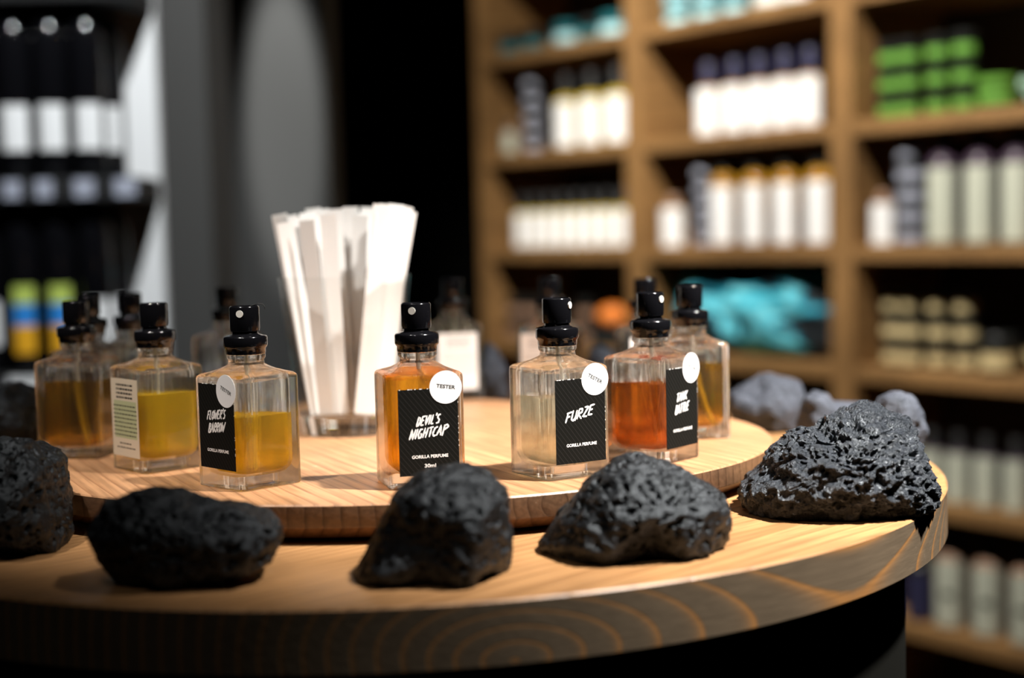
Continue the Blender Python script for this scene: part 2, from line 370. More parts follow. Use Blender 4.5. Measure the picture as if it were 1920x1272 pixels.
rock('black rock cut off by the left edge of the picture, on the table front',
     [(-80, 880), (-60, 850), (-20, 825), (20, 820), (55, 826), (75, 850), (100, 870), (112, 900), (118, 935), (130, 965), (130, 1000), (122, 1025), (100, 1037), (50, 1045), (-20, 1046), (-80, 1040), (-110, 1000), (-110, 940)],
     .655, .034, LT, RK, seed=5, big=.004, rough_amp=.003, sub=7)
def small_rock(label, pts, yc, dy, m, seed, **k):
    rock(label, pts, yc, dy, LT, m, seed=seed, sub=5, big=.005, **k)
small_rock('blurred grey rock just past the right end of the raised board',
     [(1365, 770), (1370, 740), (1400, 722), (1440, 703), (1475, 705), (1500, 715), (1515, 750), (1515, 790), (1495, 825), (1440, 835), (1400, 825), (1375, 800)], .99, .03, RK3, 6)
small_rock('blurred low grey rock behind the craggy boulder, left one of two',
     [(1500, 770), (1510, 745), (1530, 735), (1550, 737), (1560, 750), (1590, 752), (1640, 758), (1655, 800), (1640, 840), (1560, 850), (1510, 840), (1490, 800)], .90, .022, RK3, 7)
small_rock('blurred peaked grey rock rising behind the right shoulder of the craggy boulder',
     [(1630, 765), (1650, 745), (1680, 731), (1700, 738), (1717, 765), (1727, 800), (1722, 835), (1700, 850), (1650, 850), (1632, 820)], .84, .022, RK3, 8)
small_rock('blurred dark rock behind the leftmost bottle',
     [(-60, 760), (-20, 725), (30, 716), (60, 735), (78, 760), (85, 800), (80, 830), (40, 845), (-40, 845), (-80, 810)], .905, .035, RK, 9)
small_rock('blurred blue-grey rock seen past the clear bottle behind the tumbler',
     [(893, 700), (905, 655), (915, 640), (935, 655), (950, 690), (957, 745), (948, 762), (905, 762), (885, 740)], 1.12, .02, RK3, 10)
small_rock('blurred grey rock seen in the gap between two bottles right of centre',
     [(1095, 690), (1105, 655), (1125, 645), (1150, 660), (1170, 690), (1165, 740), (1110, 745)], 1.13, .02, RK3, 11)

# ------------------------------------------------------------------ writing
BR = {  # brush capitals: strokes in a box one unit tall
 'F': (.62, [[(.12, .0), (.2, .95)], [(.05, .85), (.62, 1.0)], [(.14, .5), (.5, .6)]]),
 'L': (.55, [[(.18, 1.0), (.1, .05), (.5, .08)]]),
 'O': (.6, [[(.4, .95), (.1, .7), (.08, .25), (.3, .02), (.52, .3), (.5, .75), (.3, .98)]]),
 'W': (.85, [[(.08, 1.0), (.1, .02), (.42, .7), (.5, .02), (.85, 1.05)]]),
 'E': (.62, [[(.6, 1.0), (.14, .92), (.08, .04), (.55, .1)], [(.12, .5), (.48, .58)]]),
 'R': (.62, [[(.08, 0), (.15, .95)], [(.1, .92), (.5, .95), (.52, .65), (.15, .45), (.6, .0)]]),
 'S': (.52, [[(.5, .95), (.15, .85), (.12, .6), (.46, .4), (.42, .1), (.04, .02)]]),
 'B': (.62, [[(.1, 0), (.14, .98)], [(.1, .95), (.5, .9), (.42, .6), (.14, .5), (.56, .35), (.5, .05), (.08, .02)]]),
 'A': (.66, [[(.02, 0), (.36, 1.0), (.58, 0)], [(.12, .35), (.56, .42)]]),
 'D': (.62, [[(.12, 0), (.16, .98)], [(.05, .95), (.45, .85), (.55, .45), (.38, .1), (.06, .0)]]),
 'V': (.56, [[(.08, 1), (.2, .02), (.55, 1.05)]]),
 'I': (.28, [[(.16, 1.0), (.1, 0)]]),
 'N': (.66, [[(.05, 0), (.12, 1.0), (.46, .02), (.6, 1.02)]]),
 'G': (.62, [[(.52, .92), (.2, .9), (.06, .4), (.25, .03), (.5, .12), (.52, .45), (.3, .45)]]),
 'H': (.62, [[(.1, 0), (.16, 1.0)], [(.46, 0), (.54, 1.0)], [(.12, .45), (.52, .55)]]),
 'T': (.58, [[(.3, 0), (.34, .95)], [(.02, .88), (.6, 1.0)]]),
 'C': (.56, [[(.54, .95), (.2, .8), (.06, .3), (.25, .02), (.52, .12)]]),
 'P': (.62, [[(.1, -.1), (.16, .95)], [(.05, .9), (.5, 1.0), (.7, .8), (.15, .45)]]),
 'Z': (.58, [[(.08, .92), (.55, .98), (.06, .06), (.56, .08)]]),
 'U': (.62, [[(.1, 1.0), (.08, .15), (.3, .02), (.5, .3), (.54, 1.0)], [(.54, 1.0), (.52, 0)]]),
 'K': (.62, [[(.1, 0), (.14, 1.0)], [(.56, 1.0), (.14, .5), (.6, 0)]]),
 "'": (.22, [[(.14, 1.12), (.08, .82)]]),
}
def brush_line(mb, text, cx, z0, h, width, slant=.28, rise=.09, weight=.17):
    tot = sum(BR[c][0] + .06 for c in text) - .06
    sx = width / tot; x = cx - width / 2; st = x
    for ci, c in enumerate(text):
        wd, strokes = BR[c]
        for s in strokes:
            pts = [Vector((x + px * sx * 1.0 + pz * h * slant, z0 + pz * h + (x - st) * rise)) for px, pz in s]
            # densify and offset
            P = []
            for i in range(len(pts) - 1):
                for k in range(5): P.append(pts[i].lerp(pts[i + 1], k / 5))
            P.append(pts[-1])
            L = []; R = []
            for i, p in enumerate(P):
                d = (P[min(i + 1, len(P) - 1)] - P[max(i - 1, 0)]); d = d.normalized() if d.length > 1e-9 else Vector((1, 0))
                nrm = Vector((-d.y, d.x)); e = min(i, len(P) - 1 - i)
                ww = h * weight * .5 * (1 if e > 1 else (.65 if e == 0 else .95)) * (1.0 + .12 * math.sin(i * 1.7 + ci))
                L.append(p + nrm * ww); R.append(p - nrm * ww)
            v = [(q.x, 0, q.y) for q in L] + [(q.x, 0, q.y) for q in R]; n = len(P)
            mb.add(v, [(i, i + 1, n + i + 1, n + i) for i in range(n - 1)])
        x += (wd + .06) * sx
def type_mesh(text, size, cx, cz, width=None, rot=0.0, bold=.0):
    """built-in sans lettering as mesh data in the x-z plane"""
    cu = bpy.data.curves.new('lettering', 'FONT'); cu.body = text; cu.size = size; cu.align_x = 'CENTER'; cu.align_y = 'CENTER'
    cu.offset = bold; cu.resolution_u = 3
    ob = bpy.data.objects.new('tmp', cu); C.objects.link(ob)
    dg = bpy.context.evaluated_depsgraph_get(); me = bpy.data.meshes.new_from_object(ob.evaluated_get(dg))
    C.objects.unlink(ob); bpy.data.objects.remove(ob)
    xs = [v.co.x for v in me.vertices]; s = (width / (max(xs) - min(xs))) if width else 1
    V = []
    for v in me.vertices:
        x, z = v.co.x * s, v.co.y
        V.append((cx + x * math.cos(rot) - z * math.sin(rot), 0, cz + x * math.sin(rot) + z * math.cos(rot)))
    Fs = [tuple(p.vertices) for p in me.polygons]; bpy.data.meshes.remove(me)
    return V, Fs

# ------------------------------------------------------------------ perfume bottles
HA = .0186
def rsq(a, c, z, k=5, mix=0.0, r=0.0):
    """rounded square ring (half side a, corner radius c), mixed towards a circle of radius r"""
    out = []
    for q in range(4):
        a0 = q * PI / 2
        for j in range(k + 1):
            t = a0 + PI / 2 * j / k
            ccx = (a - c) * (1 if q in (0, 3) else -1); ccy = (a - c) * (1 if q in (0, 1) else -1)
            out.append(Vector((ccx + c * math.cos(t), ccy + c * math.sin(t), z)))
        # mid-side points for a smooth shoulder
        nq = (q + 1) % 4
        e = out[-1]; ncx = (a - c) * (1 if nq in (0, 3) else -1); ncy = (a - c) * (1 if nq in (0, 1) else -1)
        t = a0 + PI / 2; s = Vector((ncx + c * math.cos(t), ncy + c * math.sin(t), z))
        for u in (.25, .5, .75): out.append(e.lerp(s, u))
    if mix > 0:
        for i, p in enumerate(out):
            ang = math.atan2(p.y, p.x); q = Vector((r * math.cos(ang), r * math.sin(ang), z))
            out[i] = p.lerp(q, mix)
    return out
def make_glass_mesh():
    outer = [rsq(HA - .0045, .003, .0010), rsq(HA - .0026, .003, .0008), rsq(HA - .0018, .003, .0002), rsq(HA - .0012, .003, .0002), rsq(HA - .0003, .0036, .0004), rsq(HA, .0038, .0014), rsq(HA, .0038, .0525), rsq(HA - .0002, .0040, .0538),
             rsq(HA - .0012, .0045, .0548), rsq(HA - .0035, .005, .0557, mix=.12, r=.0145), rsq(HA - .006, .005, .0568, mix=.4, r=.0125), rsq(.0110, .005, .0582, mix=.8, r=.0103),
             rsq(.0100, .005, .0593, mix=1, r=.0089), rsq(.01, .005, .0612, mix=1, r=.0086), rsq(.01, .005, .0624, mix=1, r=.0095), rsq(.01, .005, .0640, mix=1, r=.0095), rsq(.01, .005, .0650, mix=1, r=.0082)]
    ci = HA - .0034
    inner = [rsq(.01, .005, .0650, mix=1, r=.0050), rsq(.01, .005, .0600, mix=1, r=.0052), rsq(.009, .005, .0575, mix=.8, r=.0085), rsq(.0125, .005, .0552, mix=.3, r=.0125),
             rsq(ci - .0010, .0055, .0532), rsq(ci, .0060, .0512), rsq(ci, .0060, .0125), rsq(ci - .0008, .0060, .0095), rsq(ci - .0030, .0055, .0074), rsq(ci - .0065, .004, .0066)]
    mb = MB(); mb.loft(outer + inner); return mb
def liquid_mb(level):
    ci = HA - .0034 + .0002
    rings = [rsq(ci - .0065, .004, .0064), rsq(ci - .0030, .0055, .0072), rsq(ci - .0008, .0060, .0094), rsq(ci, .0060, .0125)]
    top = min(level, .0515)
    rings += [rsq(ci, .0060, top)]
    if level > .0515: rings += [rsq(ci - .0006, .0055, .0532)]
    return MB().loft(rings)
collar_prof = [(.0088, .0641), (.0095, .0642), (.0097, .0648), (.0097, .0668), (.0104, .0676), (.0107, .0684), (.0107, .0722), (.0103, .0729), (.0093, .0732), (.0068, .0738), (.0062, .0744), (.0062, .0752), (.003, .0752)]
act_prof = [(.003, .0753), (.0070, .0753), (.0070, .0758), (.00725, .0765), (.00725, .0868), (.0070, .0873), (.0066, .0876), (.0064, .0871), (.001, .0870)]
proto = {}
def copy_part(p, parent):
    c = p.copy(); C.objects.link(c); c.parent = parent; return c
def liquid_mat(name, col, hz=.05):
    return glass_mat(name, col, 0.0, 1.36, .36, hz, tuple(c ** 1.8 for c in col))
FACE = lambda k: Matrix.Rotation(k * PI / 2, 4, 'Z')     # face 0 looks along -y of the bottle
def on_face(o, k, depth):
    o.matrix_local = FACE(k) @ Matrix.Translation((0, -depth, 0)); return o
def perfume_bottle(label, px, py, rot, col, level, nozzle, black=0, cream=None, title=None, sticker=True, pearly=False, lz=0.0, ml=False, plastic=None, hz=.04):
    p = on_z(px, py, TZ)
    root = empty('perfume_bottle', (p.x, p.y, TZ), math.radians(-rot)); tag(root, label, 'bottle', 'square perfume tester bottles on the raised board')
    if 'glass' not in proto:
        proto['glass'] = make_glass_mesh().build('glass_body', M_['glass'], root, smooth=40)
        proto['collar'] = MB().lathe(collar_prof, 40).build('spray_collar', M_['black'], root, smooth=50)
        proto['act'] = MB().lathe(act_prof, 40).build('spray_button', M_['black'], root, smooth=45)
    else:
        for k in ('glass', 'collar'): copy_part(proto[k], root)
    act = proto['act'] if proto['act'].parent == root else copy_part(proto['act'], root)
    # nozzle on the button, facing the given way
    a = math.radians(nozzle + rot - 90)
    nz = MB().tube([(0, 0, 0), (0, 0, .0010)], .00175, 20).build('nozzle', M_['nozzle'], act, smooth=40)
    nz.matrix_local = Matrix.Translation((.0066 * math.cos(a), .0066 * math.sin(a), .0840)) @ Matrix.Rotation(a, 4, 'Z') @ Matrix.Rotation(PI / 2, 4, 'Y')
    lq = liquid_mb(level).build('perfume', liquid_mat('perfume_' + str(len(bpy.data.materials)), col, hz), root, smooth=40)
    sx = .004 if rot > 0 else .005
    MB().tube([(sx * 2.0 * (1 - t) ** 2, -sx * 1.3 * (1 - t) ** 2, .0085 + .0565 * t) for t in [i / 14 for i in range(15)]], .0010, 10).build('dip_tube', M_['tube'], root, smooth=60)
    d = HA + .00008
    if black is not None:
        cx = .0008 if title else 0
        lb = MB().box(-.0148 + cx, -.0001, .0078 + lz, .0148 + cx - .0006, .0, .0488 + lz).build('front_label', M_['label_black'], root); on_face(lb, black, d)
        txt = MB()
        if title:
            if len(title) == 1: brush_line(txt, title[0], cx - .0015, .0278 + lz, .0052, .0165, rise=.2)
            else:
                brush_line(txt, title[0], cx - .0010, .0312 + lz, .0046, title[2], rise=.1); brush_line(txt, title[1], cx - .0010, .0250 + lz, .0048, title[3], rise=.1)
            txt.add(*type_mesh('GORILLA PERFUME', .0021, cx, .0166 + lz, .0176, bold=.00006))
            if ml: txt.add(*type_mesh('30ml', .0024, cx, .0122 + lz, .0055, bold=.00005))
            t = txt.build('lettering', M_['print'], lb, 'keep'); t.location = (0, -.00018, 0)
            sc = MB()   # worn white edge of the paper
            rr = random.Random(len(label))
            for _ in range(14):
                u = rr.uniform(-.0145, .0135); wd = rr.uniform(.0004, .0016); sc.box(u + cx, -.00016, .0486 + lz, min(.0142, u + wd) + cx, -.0001, .0488 + lz + .0002)
            for _ in range(8):
                zz = rr.uniform(.01, .046); sc.box(.0141 + cx, -.00016, zz + lz, .0143 + cx, -.0001, zz + .0006 + lz)
            sc.build('worn_edge', M_['print'], lb)
    if cream is not None:
        lb = MB().box(-.0148, -.0001, .0078, .0142, .0, .0488).build('back_label', M_['label_cream'] if cream[1] else M_['white'], root); on_face(lb, cream[0], d)
        txt = MB(); rr = random.Random(3)
        for r in range(16):
            zz = .0455 - r * .0022
            if r in (4, 13): continue
            wl = .009 if r < 4 else (.0125 if r < 13 else .007 + .003 * (r % 2)); x = -wl
            while x < wl - .001:
                e = x + rr.uniform(.0008, .003); txt.box(x, -.00014, zz - (.0005 if r < 4 else .0003), min(e, wl), -.0001, zz + (.0005 if r < 4 else .0003)); x = e + .0006
        txt.build('small_print', M_['ink'] if cream[1] else mat('grey_ink', (.35, .35, .35), .6), lb)
        if cream[1]:
            MB().box(-.0120, -.00012, .0175, .0125, -.0001, .0372).build('green_panel', M_['label_green'], lb)
    if sticker:
        k = black; r = .0079
        n = 40; cxs, czs = .0092, .0480
        rot_t = math.radians(sticker if sticker is not True else -5)
        mb = MB(); mb.loft([[Vector((cxs + r * math.cos(2 * PI * j / n), yy, czs + r * math.sin(2 * PI * j / n))) for j in range(n)] for yy in (-.0003, -.00018)])
        s = mb.build('tester_sticker', plastic or M_['sticker'], root); on_face(s, k, d)
        t = MB().add(*type_mesh('TESTER', .0024, cxs, czs + .0002, .0092, rot_t, bold=.00004)).build('lettering', M_['ink'], s, 'keep'); t.location = (0, -.00036, 0)
    return root

AMB = (.93, .50, .06); HONEY = (.90, .48, .03); YEL = (.97, .84, .12); PALE = (1.0, .975, .86)
perfume_bottle('bottle of dark amber perfume with a two-word black label, standing behind the hollow-faced rock', 789, 905, -16, (.97, .64, .10), .0530, -12, title=("DEVIL'S", 'NIGHTCAP', .0112, .0180), ml=True, lz=-.0012, sticker=-8)
perfume_bottle('half full bottle of golden perfume, black label turned left, fibre of dirt on its cap', 470, 907, 44, (.99, .77, .10), .0350, -8, hz=.26, black=0, title=("FLOWER'S", 'BARROW', .0150, .0135), lz=.002, sticker=-20)
perfume_bottle('bottle of nearly colourless perfume with a one-word black label and round white sticker', 1050, 888, -31, PALE, .0395, 62, hz=.12, title=('FURZE',), sticker=-28)
perfume_bottle('bottle of reddish brown perfume, black label turned right with a torn corner', 1223, 860, -50 + 0, (.84, .42, .09), .0410, 50, title=('TANK', 'BATTLE', .0100, .0125), sticker=-20)
perfume_bottle('bottle of bright yellow perfume showing a cream back label with small print', 300, 876, 48, (1.0, .80, .06), .0405, 170, black=2, cream=(0, True), sticker=False, hz=.40)
perfume_bottle('leftmost bottle, dark honey coloured perfume with no label facing the front', 154, 853, 8, (.96, .70, .10), .0430, 190, black=2, sticker=False)
perfume_bottle('bottle of orange perfume behind the reddish brown one, at the right end of the board', 1297, 817, -8, (.97, .70, .10), .0430, 190, black=2, sticker=False)
perfume_bottle('blurred bottle of clear pale perfume with a white back label, right of the tumbler', 853, 746, -12, (.98, .97, .85), .0500, 180, black=2, cream=(0, False), sticker=False)
perfume_bottle('blurred bottle of orange-yellow perfume with a white back label, behind the colourless one', 1035, 750, 26, (.96, .66, .08), .0470, 180, black=2, cream=(0, False), sticker=False)
perfume_bottle('blurred bottle with a white back label half hidden behind the reddish brown perfume', 1213, 765, -8, (.96, .70, .45), .0300, 180, black=2, cream=(0, False), sticker=False)
perfume_bottle('blurred bottle of pale yellow perfume between the two left yellow bottles', 254, 806, 25, (.97, .93, .55), .0380, 180, black=2, sticker=False)
perfume_bottle('blurred bottle a third full of orange perfume, behind the golden one', 433, 777, 14, (.93, .50, .08), .0290, 180, black=2, sticker=False)
pb_ = perfume_bottle('blurred bottle hidden almost wholly behind the leftmost dark honey one', 176, 818, 6, (.95, .75, .15), .0400, 180, black=2, sticker=False)
# loose fibre on a spray button
f0 = on_z(466, 907, TZ)
fib = MB().tube([(f0.x + .004, f0.y, TZ + .0874), (f0.x + .008, f0.y - .001, TZ + .0886), (f0.x + .0105, f0.y - .001, TZ + .0882), (f0.x + .0113, f0.y - .001, TZ + .0868), (f0.x + .0112, f0.y - .001, TZ + .0858)], .00022, 6).build('fibre', M_['blackmatte'])
tag(fib, 'thin dark curled fibre lying on the spray cap of the golden perfume', 'fibre')

# ------------------------------------------------------------------ tumbler and paper strips
tc_ = on_z(655, 810, TZ)
RB, RT, HT = .0292, .0405, .0965
tum = empty('glass_tumbler', (tc_.x, tc_.y, TZ)); tag(tum, 'clear tapered glass tumbler on the raised board, full of white paper strips', 'glass')
def rw(z): return RB + (RT - RB) * (z / HT)
n = 64
MB().lathe([(.001, .0016), (RB - .005, .0014), (RB - .0035, .0002), (RB - .002, 0.0002), (RB - .0004, .0006), (RB, .002), (rw(.0125), .0125), (rw(.0125) - .002, .0130), (.012, .0118), (.001, .0115)], n).build('thick_base', M_['glass'], tum, smooth=40)
MB().loft([[Vector((r * math.cos(2 * PI * j / n), r * math.sin(2 * PI * j / n), z)) for j in range(n)] for r, z in
           [(rw(.0131) - .0018, .0131), (rw(.0131), .0131), (rw(.05), .05), (rw(HT - .0006), HT - .0006), (rw(HT) - .0006, HT), (rw(HT) - .0012, HT), (rw(HT) - .0018, HT - .0006), (rw(.05) - .0018, .05), (rw(.0131) - .0018, .0131)]],
          False, False).build('wall', thin_glass('tumbler_glass'), tum, smooth=40)
sw, sth, sl = .0100, .0003, .128
rs = random.Random(11)
def strip(v0, v1, u0, u1, yaw, L, first=[None]):
    """strip from (u0, v0) on the tumbler's base to (u1, v1) at full height"""
    a = Vector((u0, v0, .0137)); b = Vector((u1, v1, .0137 + .118))
    d = (b - a).normalized()
    if first[0] is None:
        mb = MB(); k = 6
        mb.box(-sw / 2, -sth / 2, 0, sw / 2, sth / 2, 1.0)
        first[0] = mb.build('paper_strip', M_['strip']); o = first[0]
    else:
        o = first[0].copy(); C.objects.link(o)
    x = Vector((math.cos(yaw), math.sin(yaw), 0)); x = (x - d * x.dot(d)).normalized(); y = d.cross(x)
    m = Matrix((x, y, d)).transposed().to_4x4() @ Matrix.Diagonal((1, 1, L, 1)); m.translation = Vector((tc_.x, tc_.y, TZ)) + a
    o.matrix_world = m
    return o
rin0 = rw(.0137) - .0022; rinT = rw(HT) - .0024
def place(v, top_u, yaw, L, group, label):
    vv = v * 1.18
    c0 = math.sqrt(max(0, rin0 ** 2 - v * v)) - sw / 2 * abs(math.cos(yaw)) - .0004
    cT = math.sqrt(max(0, rinT ** 2 - (v * 1.15) ** 2)) - sw / 2 * abs(math.cos(yaw)) - .0006
    # at rim height the strip must stay inside the wall
    s = (HT - .0137) / .118
    c0 = max(0, c0)
    # choose the foot so that the strip passes the rim inside
    lim = cT
    u0 = max(-c0, min(c0, top_u * .42 + rs.uniform(-.003, .003)))
    ur = u0 + (top_u - u0) * s
    if abs(ur) > lim:
        top_u = u0 + (math.copysign(lim, ur) - u0) / s
    o = strip(v, vv, u0, top_u, yaw, L); tag(o, label, 'paper strip', group); return o
NL = 64
for i in range(NL):
    v = .0235 - .047 * i / (NL - 1)
    t = i / (NL - 1)                      # 0 = back, 1 = front
    if i % 3 == 2 or (t > .55 and i % 2):  # leaning right, turned a little to the right
        tu = rs.uniform(.026, .046); yaw = math.radians(rs.uniform(11, 24)); L = rs.uniform(.121, .127)
        place(v, tu, yaw, L, 'paper strips leaning right', 'white paper test strip leaning to the right in the glass tumbler')
    elif i % 3 == 0:
        tu = rs.uniform(-.050, -.018); L = rs.uniform(.112, .123)
        place(v, tu, math.radians(rs.uniform(-22, 28)), L, 'paper strips leaning left', 'white paper test strip leaning to the left in the glass tumbler')
    else:
        tu = rs.uniform(-.022, .014); L = rs.uniform(.118, .125)
        place(v, tu, math.radians(rs.uniform(-14, 20)), L, 'upright paper strips', 'white paper test strip standing upright in the middle of the glass tumbler')

# ------------------------------------------------------------------ shelving unit on the right
S = .22
def wall_pt(px, off=0.0):
    """point on the shelving's front plane (pushed back by off) seen under picture column px"""
    sp = (185 + .0857 * (px - 1050)); d = F_PX * S / sp
    return Vector(((px - 960) / F_PX * d, d))
P1 = wall_pt(905); P3 = wall_pt(1580)
ax = (P3 - P1).normalized(); ay = Vector((-ax.y, ax.x))
if ay.y < 0: ay = -ay
SA = math.atan2(ax.y, ax.x)
shelf = empty('shelving_unit', (P1.x, P1.y, 0), SA); tag(shelf, 'brown wooden open shelving unit filled with bottles and jars, in the background', 'shelves')
def col_u(px, off):
    """distance along the shelving (front plane) for picture column px at depth off"""
    k = (px - 960) / F_PX
    # EYE + t*(k,1) = P1 + ax*u + ay*off
    ox, oy = P1.x + ay.x * off, P1.y + ay.y * off
    # k*t - ax.x*u = ox ; t - ax.y*u = oy
    u = (ox - k * oy) / (k * ax.y - ax.x)
    return u
def shelf_pt(u, off, z): q = P1 + ax * u + ay * off; return Vector((q.x, q.y, z))
BAY = (P3 - P1).length / 2
ZB = [EYE.z + k * S for k in (2.95, 1.88, .835, -.168, -1.15, -2.17, -3.17, -4.1)]
DEP, UT, BT_ = .26, .042, .026
SH_TOP = ZB[0] + .25
NB = 5
def upright(u, wdt=UT):
    mb = MB().box(u - wdt / 2, 0, 0, u + wdt / 2, DEP, SH_TOP); mb.build('upright', M_['shelf'], shelf, bevel=.002)
for i in range(NB): upright(BAY * i + (.012 if i == 0 else 0), .034 if i == 0 else .05)
for i in range(NB - 1):
    for z in ZB:
        MB().box(BAY * i + .0255, .004, z - BT_, BAY * (i + 1) - .0255, DEP - .002, z).build('shelf_board', M_['shelf'], shelf, bevel=.002)
MB().box(-.025, DEP, 0, BAY * (NB - 1) + .025, DEP + .012, SH_TOP).build('back_panel', mat('dark_back_panel', (.035, .022, .012), .7), shelf)

MG = dict(yellow=mat('yellow_gel', (.62, .44, .02), .15, trans=.35), amber=mat('amber_gel', (.55, .27, .02), .15, trans=.35), lime=mat('green_band', (.12, .30, .04), .45),
          purple=mat('plum_lotion', (.05, .03, .05), .35), navy=mat('navy_cap', (.03, .03, .07), .4), teal=mat('teal_pot', (.01, .13, .15), .4), aqua=mat('pale_aqua_label', (.45, .75, .8), .5),
          cream=mat('cream_band', (.62, .5, .26), .5), darkjar=mat('black_pot', (.012, .013, .012), .35), greylab=mat('grey_band', (.4, .42, .5), .5), tan=mat('tan_label', (.28, .16, .10), .6), orange=mat('orange_wax', (.75, .2, .02), .5), greenwhite=mat('mint_label', (.35, .55, .4), .5),
          dim=mat('ivory_label', (.50, .52, .42), .6), silver=mat('frosted_label', (.5, .52, .58), .4))
def arc_label(r, z0, z1, half, n=14):
    v = []; 
    for j in range(n + 1):
        a = -PI / 2 - half + 2 * half * j / n
        for rr in (r + .0001, r + .0006):
            for z in (z0, z1): v.append((rr * math.cos(a), rr * math.sin(a), z))
    f = []
    for j in range(n):
        b = j * 4; f += [(b, b + 4, b + 5, b + 1), (b + 2, b + 3, b + 7, b + 6), (b, b + 2, b + 6, b + 4), (b + 1, b + 5, b + 7, b + 3)]
    return MB().add(v, f)
def soap_bottle(r, h, body, label, cap, lab=(.06, .82), half=1.25, caph=.045, name='soap_bottle', mark=False):
    root = empty(name, (0, 0, 0))
    hb = h - caph
    MB().lathe([(r - .003, 0), (r, .003), (r, hb * .86), (r * .9, hb * .93), (r * .55, hb * .985), (r * .42, hb)], 28).build('bottle_body', body, root, smooth=50)
    MB().lathe([(r * .5, hb), (r * .5, hb + caph * .9), (r * .44, h), (.001, h)], 20).build('cap', cap, root, smooth=40)
    lb = arc_label(r, hb * lab[0], hb * lab[1], half).build('label', label, root, smooth=40)
    if mark:
        arc_label(r + .0008, hb * .42, hb * .5, .35).build('dark_print', MG['darkjar'], lb, smooth=40)
    return root
def pot(r, h, body, band, lid, name='cosmetic_pot'):
    root = empty(name, (0, 0, 0))
    MB().lathe([(r - .002, 0), (r, .002), (r, h * .68), (r - .002, h * .70)], 28).build('pot_body', body, root, smooth=50)
    MB().lathe([(r + .001, h * .70), (r + .0015, h * .72), (r + .0015, h * .97), (r, h), (.001, h)], 28).build('lid', lid, root, smooth=40)
    arc_label(r, h * .16, h * .54, 1.15).build('band', band, root, smooth=40)
    return root
def copy_tree(o, parent=None):
    c = o.copy(); C.objects.link(c); c.parent = parent
    for ch in list(o.children): copy_tree(ch, c)
    return c
_protos = {}
def put(kind, maker, u, off, z, label, cat, group=None, rot=0.0, tilt=None):
    """first one is the original, later ones copies with their parts"""
    if kind not in _protos: _protos[kind] = o = maker()
    else: o = copy_tree(_protos[kind])
    r = max([abs(v.co.x) for ch in ([o] + list(o.children)) if ch.type == 'MESH' for v in ch.data.vertices] or [0]) + .002
    b = max(0, math.floor(u / BAY)) * BAY; u = max(b + .030 + r, min(b + BAY - .026 - r, u))     # clear of the uprights
    q = shelf_pt(u, off, z + .0003); o.location = q
    face = math.atan2(-q.x, q.y) * .6
    o.rotation_euler = (0, 0, face + SA * .35 + rot) if tilt is None else tilt
    if 'group' in o: del o['group']
    tag(o, label, cat, group); return o
FR = .045
# --- bay one
T, A_, B_, C_, D_, E_ = ZB[1], ZB[2], ZB[3], ZB[4], ZB[5], ZB[6]
yb = lambda: soap_bottle(.029, .165, MG['yellow'], M_['white'], M_['blackmatte'], lab=(.05, .86), half=.85)
for x, l in ((1072, 'yellow bottle with white label, far-bay second shelf, left of three'), (1118, 'yellow bottle with white label, far-bay second shelf, middle of three'), (1166, 'yellow bottle with white label, far-bay second shelf, right of three')):
    put('yb', yb, col_u(x, .05), .05, A_, l, 'bottle', 'yellow bottles in the far bay')
tin = lambda: None
def tin_stack(n, r, h, label0, place_, u, z, rots=0):
    for k in range(n):
        which = ['bottom one', 'second from the bottom', 'third from the bottom', 'fourth from the bottom', 'top one'][k] if k < n - 1 else 'top one'
        put('tin%.3f' % r, lambda: pot(r, h, MG['darkjar'], MG['greylab'], MG['darkjar'], 'cosmetic_tin'), u, place_, z + k * (h + .0004), label0 + ', ' + which, 'tin', label0)
tin_stack(5, .022, .036, 'dark tin in the stack left of the far-bay yellow bottles', .06, col_u(1010, .06), A_)
put('sm', lambda: soap_bottle(.017, .08, MG['tan'], MG['dim'], M_['blackmatte'], half=1.1, caph=.02, name='sample_bottle'), col_u(966, .03), .03, A_, 'small bottle with dull white label at the left end of the far-bay shelf', 'bottle')
yl = lambda: soap_bottle(.0215, .125, MG['yellow'], M_['white'], M_['blackmatte'], lab=(.05, .9), half=.72, caph=.035)
u0, u1 = col_u(985, .05), col_u(1172, .05)
nb = 8
ords = ['first', 'second', 'third', 'fourth', 'fifth', 'sixth', 'seventh', 'eighth']
for k in range(nb):
    put('yl', yl, u0 + (u1 - u0) * k / (nb - 1), .05, B_, 'short yellow bottle in the far-bay row, ' + ords[k] + ' from the left', 'bottle', 'row of short yellow bottles in the far bay')
for k, x in enumerate((960, 985, 1012, 1100)):
    put('jar_tan', lambda: pot(.020, .05, MG['darkjar'], MG['tan'], MG['darkjar']), col_u(x, .06), .06, C_ + .0, 'dark pot with tan label low in the far bay, ' + ords[k] + ' from the left', 'pot', 'dark pots low in the far bay')
    put('jar_tan', None, col_u(x, .06), .06, C_ + .0505, 'upper dark pot low in the far bay, ' + ords[k] + ' stack from the left', 'pot', 'dark pots low in the far bay')
def wax():
    bm = bmesh.new(); bmesh.ops.create_icosphere(bm, subdivisions=3, radius=1)
    vs_ = []
    for v in bm.verts:
        q = Vector((v.co.x * .036, v.co.y * .028, v.co.z * .026)) * (1 + .12 * noise.noise(v.co * 1.7)); q.z = max(q.z + .022, 0); vs_.append(q)
    fs = [tuple(v.index for v in f.verts) for f in bm.faces]; bm.free()
    return mesh_obj('soap_block', vs_, fs, MG['orange'], smooth=60)
put('wax', wax, col_u(1150, .05), .05, C_ + .0425, 'blurred orange soap block on a dark box behind the reddish brown perfume', 'soap')
def box_(w_, d_, h_, m, name): return lambda: MB().box(-w_ / 2, -d_ / 2, 0, w_ / 2, d_ / 2, h_).build(name, m, bevel=.002)
